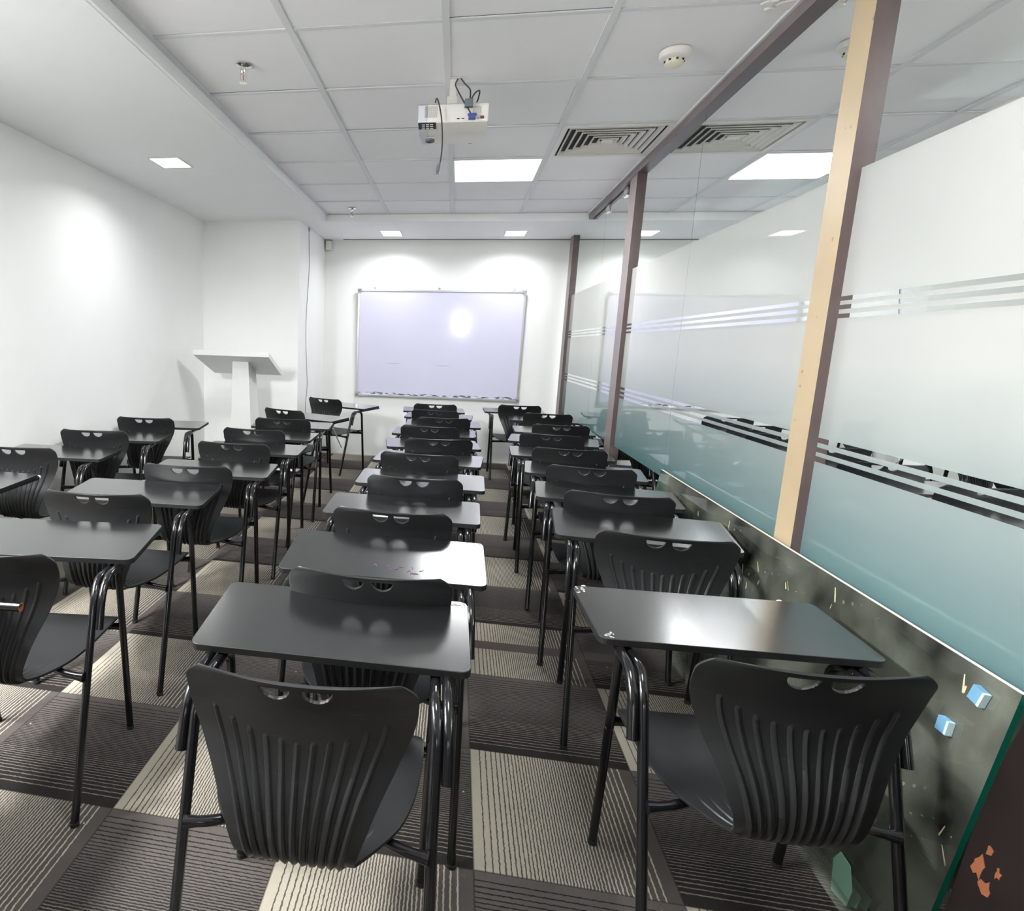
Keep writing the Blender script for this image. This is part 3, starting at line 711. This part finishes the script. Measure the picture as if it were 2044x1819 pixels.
    for _ in range(3):
        new = {}
        for v in be:
            nb = [e.other_vert(v) for e in v.link_edges if len(e.link_faces) == 1]
            if len(nb) == 2: new[v] = (v.co*2+nb[0].co+nb[1].co)/4
        for v, c_ in new.items(): v.co = c_
    me = bpy.data.meshes.new('seat_shell'); bm.to_mesh(me); bm.free(); me.materials.append(M['shell'])
    for p_ in me.polygons: p_.use_smooth = True
    o = bpy.data.objects.new('seat_shell', me); C.objects.link(o)
    md = o.modifiers.new('s', 'SOLIDIFY'); md.thickness = .0065; md.offset = -1; md.use_even_offset = False
    bv = o.modifiers.new('b', 'BEVEL'); bv.width = .0018; bv.segments = 2; bv.limit_method = 'ANGLE'; bv.angle_limit = math.radians(50)
    dg = bpy.context.evaluated_depsgraph_get(); me2 = bpy.data.meshes.new_from_object(o.evaluated_get(dg)); me2.name = 'seat_shell'
    o.modifiers.clear(); o.data = me2
    for p_ in me2.polygons: p_.use_smooth = True
    return o

R = .0112
def make_chair():
    root = thing('student_desk_chair', 'x', 'desk chair', group='one-piece desk chairs in rows')
    sh = make_shell(); sh.parent = root
    # frame: inverted-U side frames, split into rear leg and front leg
    for sx in (-1, 1):
        xf, xr, xt = .231*sx, .245*sx, .236*sx
        path = fillet([(xr, -.44, .0), (xr*.99, -.268+.012, .585), (xt, -.215, .622), (xt, -.10, .618)], [.03, .04])
        bm = bmesh.new(); tube(bm, path, R, 14); rl = obj('leg', bm, M['tube'], root, True)
        bm = bmesh.new(); lathe(bm, [(0, 0), (R+.0012, 0), (R+.0012, .012), (R, .013)], 14, cx=xr, cy=-.44+.002); obj('foot_cap', bm, M['rubber'], rl, True)
        path = fillet([(xf, 0, .0), (xt, -.068, .596), (xt, -.10, .618), (xt, -.15, .618)], [.02, .03])
        bm = bmesh.new(); tube(bm, path, R, 14); fl_ = obj('leg', bm, M['tube'], root, True)
        bm = bmesh.new(); lathe(bm, [(0, 0), (R+.0012, 0), (R+.0012, .012), (R, .013)], 14, cx=xf, cy=-.001); obj('foot_cap', bm, M['rubber'], fl_, True)
        # outer desk support: stub beside the rear leg, bend, then runs under the desk
        xo = (.236+.0245)*sx; xo2 = xo
        path = fillet([(xo*1.02, -.285, .497), (xo*1.01, -.253, .588), (xo2, -.205, .625), (xo2, .208, .636)], [.03, .045])
        bm = bmesh.new(); tube(bm, path, R*1.02, 14); ds = obj('desk_support', bm, M['tube'], root, True)
        bm = bmesh.new(); tube(bm, [(xo2, .206, .636), (xo2, .220, .6363), (xo2, .224, .6364)], [R*.98, R*.98, R*.6], 12); cp = obj('end_cap', bm, M['cap'], ds, True); cp['label'] = 'beige end cap'
    for (y, z) in ((-.335, .378), (-.037, .388)):
        bm = bmesh.new(); hx = .236+ (.004 if y < -.2 else -.002)
        e_ = .055 if y < -.2 else -.02; pts = fillet([(-hx, y, z), (-hx+.05, y+e_*.2, z), (-.11, y+e_, z-.004), (.11, y+e_, z-.004), (hx-.05, y+e_*.2, z), (hx, y, z)], .03)
        tube(bm, pts, [R*(1.25 if i in (0, len(pts)-1) else .95) for i in range(len(pts))], 12); obj('crossbar', bm, M['tube'], root, True)
    bm = bmesh.new(); box(bm, -.075, .075, -.285, -.06, .380, .388, 0, .002); obj('seat_bracket', bm, M['tube'], root)
    bm = bmesh.new(); W2, Y0, Y1 = .308, -.137, .158
    prism(bm, rrect(-W2, W2, Y0+.0, Y1, .022, 6), -.0165, 0.0)
    for f in bm.faces: f.material_index = 1
    for f in bm.faces:
        f.normal_update()
        if f.normal.z > .9: f.material_index = 0
    tp = [e for e in bm.edges if all(v.co.z > -.001 for v in e.verts)]
    bmesh.ops.bevel(bm, geom=tp, offset=.0012, segments=1, affect='EDGES')
    for f in bm.faces:
        f.normal_update()
        f.material_index = 0 if f.normal.z > .97 else 1
    tt = obj('desktop', bm, [M['lam'], M['edge']], root, loc=(0, 0, .660), rot=(math.radians(2.6), 0, 0))
    return root
proto = make_chair()
parts0 = list(proto.children)
def copy_chair():
    r = proto.copy(); C.objects.link(r)
    for ch in parts0:
        c = ch.copy(); C.objects.link(c); c.parent = r
        for g in ch.children:
            d_ = g.copy(); C.objects.link(d_); d_.parent = c
    return r
G = 'on the glass-partition side'
#      key: x, y, angle, desk tilt offset (deg), desk lift, label
CH = [
 ('R1', .667, 1.608, .047, 0, 0, 'black desk chair nearest the leaning glass sheet, its left desk corners chipped pale'),
 ('R2', .710, 2.423, -.090, 3.5, .002, 'black desk chair just ahead of the one with the chipped left desk corners'),
 ('R3', .713, 3.009, -.101, 0, 0, 'black desk chair third from the camera in the glass partition row'),
 ('R4', .715, 3.549, -.108, 0, 0, 'black desk chair fourth from the camera in the glass partition row'),
 ('R5', .673, 4.076, -.031, 0, 0, 'black desk chair fifth from the camera in the glass partition row'),
 ('R6', .717, 4.693, -.176, 0, 0, 'black desk chair turned slightly right, fourth from the far wall in the glass partition row'),
 ('R7', .796, 5.259, -.008, 0, 0, 'black desk chair third from the far wall in the glass partition row'),
 ('R8', .825, 6.073, -.042, 0, 0, 'black desk chair second from the far wall in the glass partition row'),
 ('R9', .617, 6.761, .046, 0, 0, 'farthest desk chair of the glass partition row, legs standing clear against the white wall'),
 ('C1', -.244, 1.369, .020, 3.5, .004, 'black desk chair at bottom centre, closest to the camera, whole ribbed back in view'),
 ('C2', -.186, 1.864, .007, 4.0, 0, 'black desk chair with purple scribbles on its desktop, second in the middle row'),
 ('C3', -.181, 2.479, -.020, 0, 0, 'black desk chair third from the camera in the middle row, ahead of the scribbled desk'),
 ('C4', -.141, 3.050, -.020, 0, 0, 'black desk chair fourth from the camera in the middle row'),
 ('C5', -.131, 3.678, -.092, 0, 0, 'black desk chair fifth from the camera in the middle row'),
 ('C6', -.129, 4.190, .131, 0, 0, 'black desk chair sixth from the camera in the middle row, turned slightly left'),
 ('C7', -.141, 4.874, -.049, 0, 0, 'black desk chair fourth from the whiteboard in the middle row'),
 ('C8', -.085, 5.354, .032, 0, 0, 'black desk chair third from the whiteboard in the middle row, set slightly right'),
 ('C9', -.136, 5.890, -.059, 0, 0, 'black desk chair second from the whiteboard in the middle row'),
 ('C10', -.204, 6.455, .069, 0, 0, 'farthest black desk chair of the middle row, just under the whiteboard'),
 ('M1', -1.117, 6.547, -.445, 0, 0, 'black desk chair turned right, alone by the back wall below the whiteboard left corner'),
 ('M2', -1.240, 5.394, -.389, 0, 0, 'turned black desk chair with a bright rod under its desk, second from the far wall'),
 ('M3', -1.254, 4.806, .067, 0, 0, 'black desk chair standing directly right of the lectern column'),
 ('M4', -1.240, 4.180, -.009, 0, 0, 'black desk chair fifth from the camera in the row right of the lectern'),
 ('M5', -1.209, 3.686, .029, 0, 0, 'black desk chair fourth from the camera in the row right of the lectern'),
 ('M6', -1.196, 2.991, .080, 0, 0, 'black desk chair third from the camera in the row right of the lectern'),
 ('M7', -1.291, 2.422, .067, 1.5, .003, 'black desk chair whose holed back rises directly above the lower left desktop'),
 ('M8', -1.250, 1.759, .135, 2, .004, 'black desk chair at the lower left, back cut by the photo edge, seat seen sideways'),
 ('L1', -2.185, 4.475, .119, 0, 0, 'black desk chair farthest along the left wall, left of the lectern'),
 ('L2', -2.180, 3.803, .143, 0, 0, 'black desk chair second from the far end of the left wall row'),
 ('L3', -2.187, 3.162, .087, 0, 0, 'black desk chair by the left wall, back partly cut by the photo edge'),
 ('L4', -2.200, 2.421, .0, 0, 0, 'desk chair mostly beyond the left photo edge, only its desktop corner in view'),
 ('L5', -1.316, 1.056, -1.52, 0, 0, 'desk chair beyond the lower left photo edge, only an open rusty tube end in view'),
]
chairs = {}
# chairs of one row stand clear of each other: ease apart any pair that is closer than its depth allows
POS = {c[0]: [c[1], c[2]] for c in CH}
for row in (['R%d' % i for i in range(1, 10)], ['C%d' % i for i in range(1, 11)], ['M8', 'M7', 'M6', 'M5', 'M4', 'M3', 'M2']):
    for _ in range(30):
        for a, b in zip(row, row[1:]):
            need = .51 if a == 'C1' else .563
            gap = POS[b][1]-POS[a][1]
            if gap < need:
                f = (need-gap)/2
                for k_, d_ in ((a, -f), (b, f)):
                    y0 = POS[k_][1]; POS[k_][1] = y0+d_*.5; POS[k_][0] *= (y0+d_*.5)/y0
for i, (k_, x, y, a, tl, lift, lab) in enumerate(CH):
    o = proto if i == 0 else copy_chair()
    o.location = (POS[k_][0], POS[k_][1], 0); o.rotation_euler = (0, 0, a); o['label'] = lab; chairs[k_] = o
    if tl or lift:
        for c in o.children:
            if c.name.startswith('desktop'): c.rotation_euler.x += math.radians(tl); c.location.z += lift
# the turned chair's left desk support sticks out as an open, rusty tube end
for c in list(chairs['L5'].children):
    if c.name.startswith('desk_support') and sum(v.co.x for v in c.data.vertices) < 0:
        for g in list(c.children): bpy.data.objects.remove(g)
        bm = bmesh.new(); tube(bm, fillet([(-.2657, -.285, .497), (-.263, -.253, .588), (-.2605, -.205, .625), (-.2605, .28, .632)], [.03, .045]), R*1.02, 14, cap=False)
        me_ = bpy.data.meshes.new('desk_support'); bm.to_mesh(me_); bm.free(); me_.materials.append(M['tube'])
        for p_ in me_.polygons: p_.use_smooth = True
        c.data = me_
        bm = bmesh.new(); tube(bm, [(-.2605, .225, .632), (-.2605, .2802, .632)], R*.82, 14, cap=False)
        ring = [(-.2605+rr*math.cos(a*PI/8), .2805, .632+rr*math.sin(a*PI/8)) for rr in (R*.8, R*1.03) for a in range(16)]
        vs = [bm.verts.new(p) for p in ring]
        for a in range(16): bm.faces.new((vs[a], vs[(a+1) % 16], vs[16+(a+1) % 16], vs[16+a]))
        obj('rusty_tube_end', bm, M['rust'], c, True)['label'] = 'open rusty tube end'
# marks on single chairs
def desk_of(k_): return [c for c in chairs[k_].children if c.name.startswith('desktop')][0]
random.seed(21)
def chips(k_, spots):
    for (cx, cy, sx, sy) in spots:
        bm = bmesh.new()
        for i in range(9):
            x, y = cx+random.uniform(-sx, sx), cy+random.uniform(-sy, sy); r_s = random.uniform(.002, .006)
            prism(bm, [(x+r_s*random.uniform(.4, 1.3)*math.cos(t*PI/3), y+r_s*random.uniform(.4, 1.3)*math.sin(t*PI/3)) for t in range(6)], .0001, .0006)
        o = obj('chipped_corner', bm, mat('chip_grey', srgb(150, 150, 152), .5), desk_of(k_)); o['label'] = 'pale chipped laminate'
chips('R1', [(-.292, .13, .010, .022), (-.285, -.118, .015, .012)]); chips('C1', [(.287, .142, .016, .010)]); chips('R2', [(.285, -.12, .012, .010)]); chips('C2', [(.290, .145, .010, .008)])
bm = bmesh.new(); random.seed(2)
for (cx, cy) in ((.035, -.085), (.095, -.088), (-.03, -.08)):
    for i in range(6 if cx > 0 else 2):
        x, y = cx+random.uniform(-.018, .018), cy+random.uniform(-.022, .022); a = random.uniform(0, PI)
        p0, p1 = Vector((x, y, .0006)), Vector((x+.014*math.cos(a), y+.014*math.sin(a), .0006)); tube(bm, [p0, (p0+p1)/2+Vector((.002, .002, 0)), p1], .0008, 5)
o = obj('pen_scribble', bm, M['ink'], desk_of('C2')); o['label'] = 'purple pen scribbles'
# steel prop by the turned chair in front of the recess
bm = bmesh.new(); tube(bm, [(-.995, 5.15, .60), (-.945, 5.32, .41)], .005, 8)
o = obj('steel_rod', bm, M['alu'], None, True); tag(o, 'short bright steel rod slanting under the turned desk near the recess', 'rod')
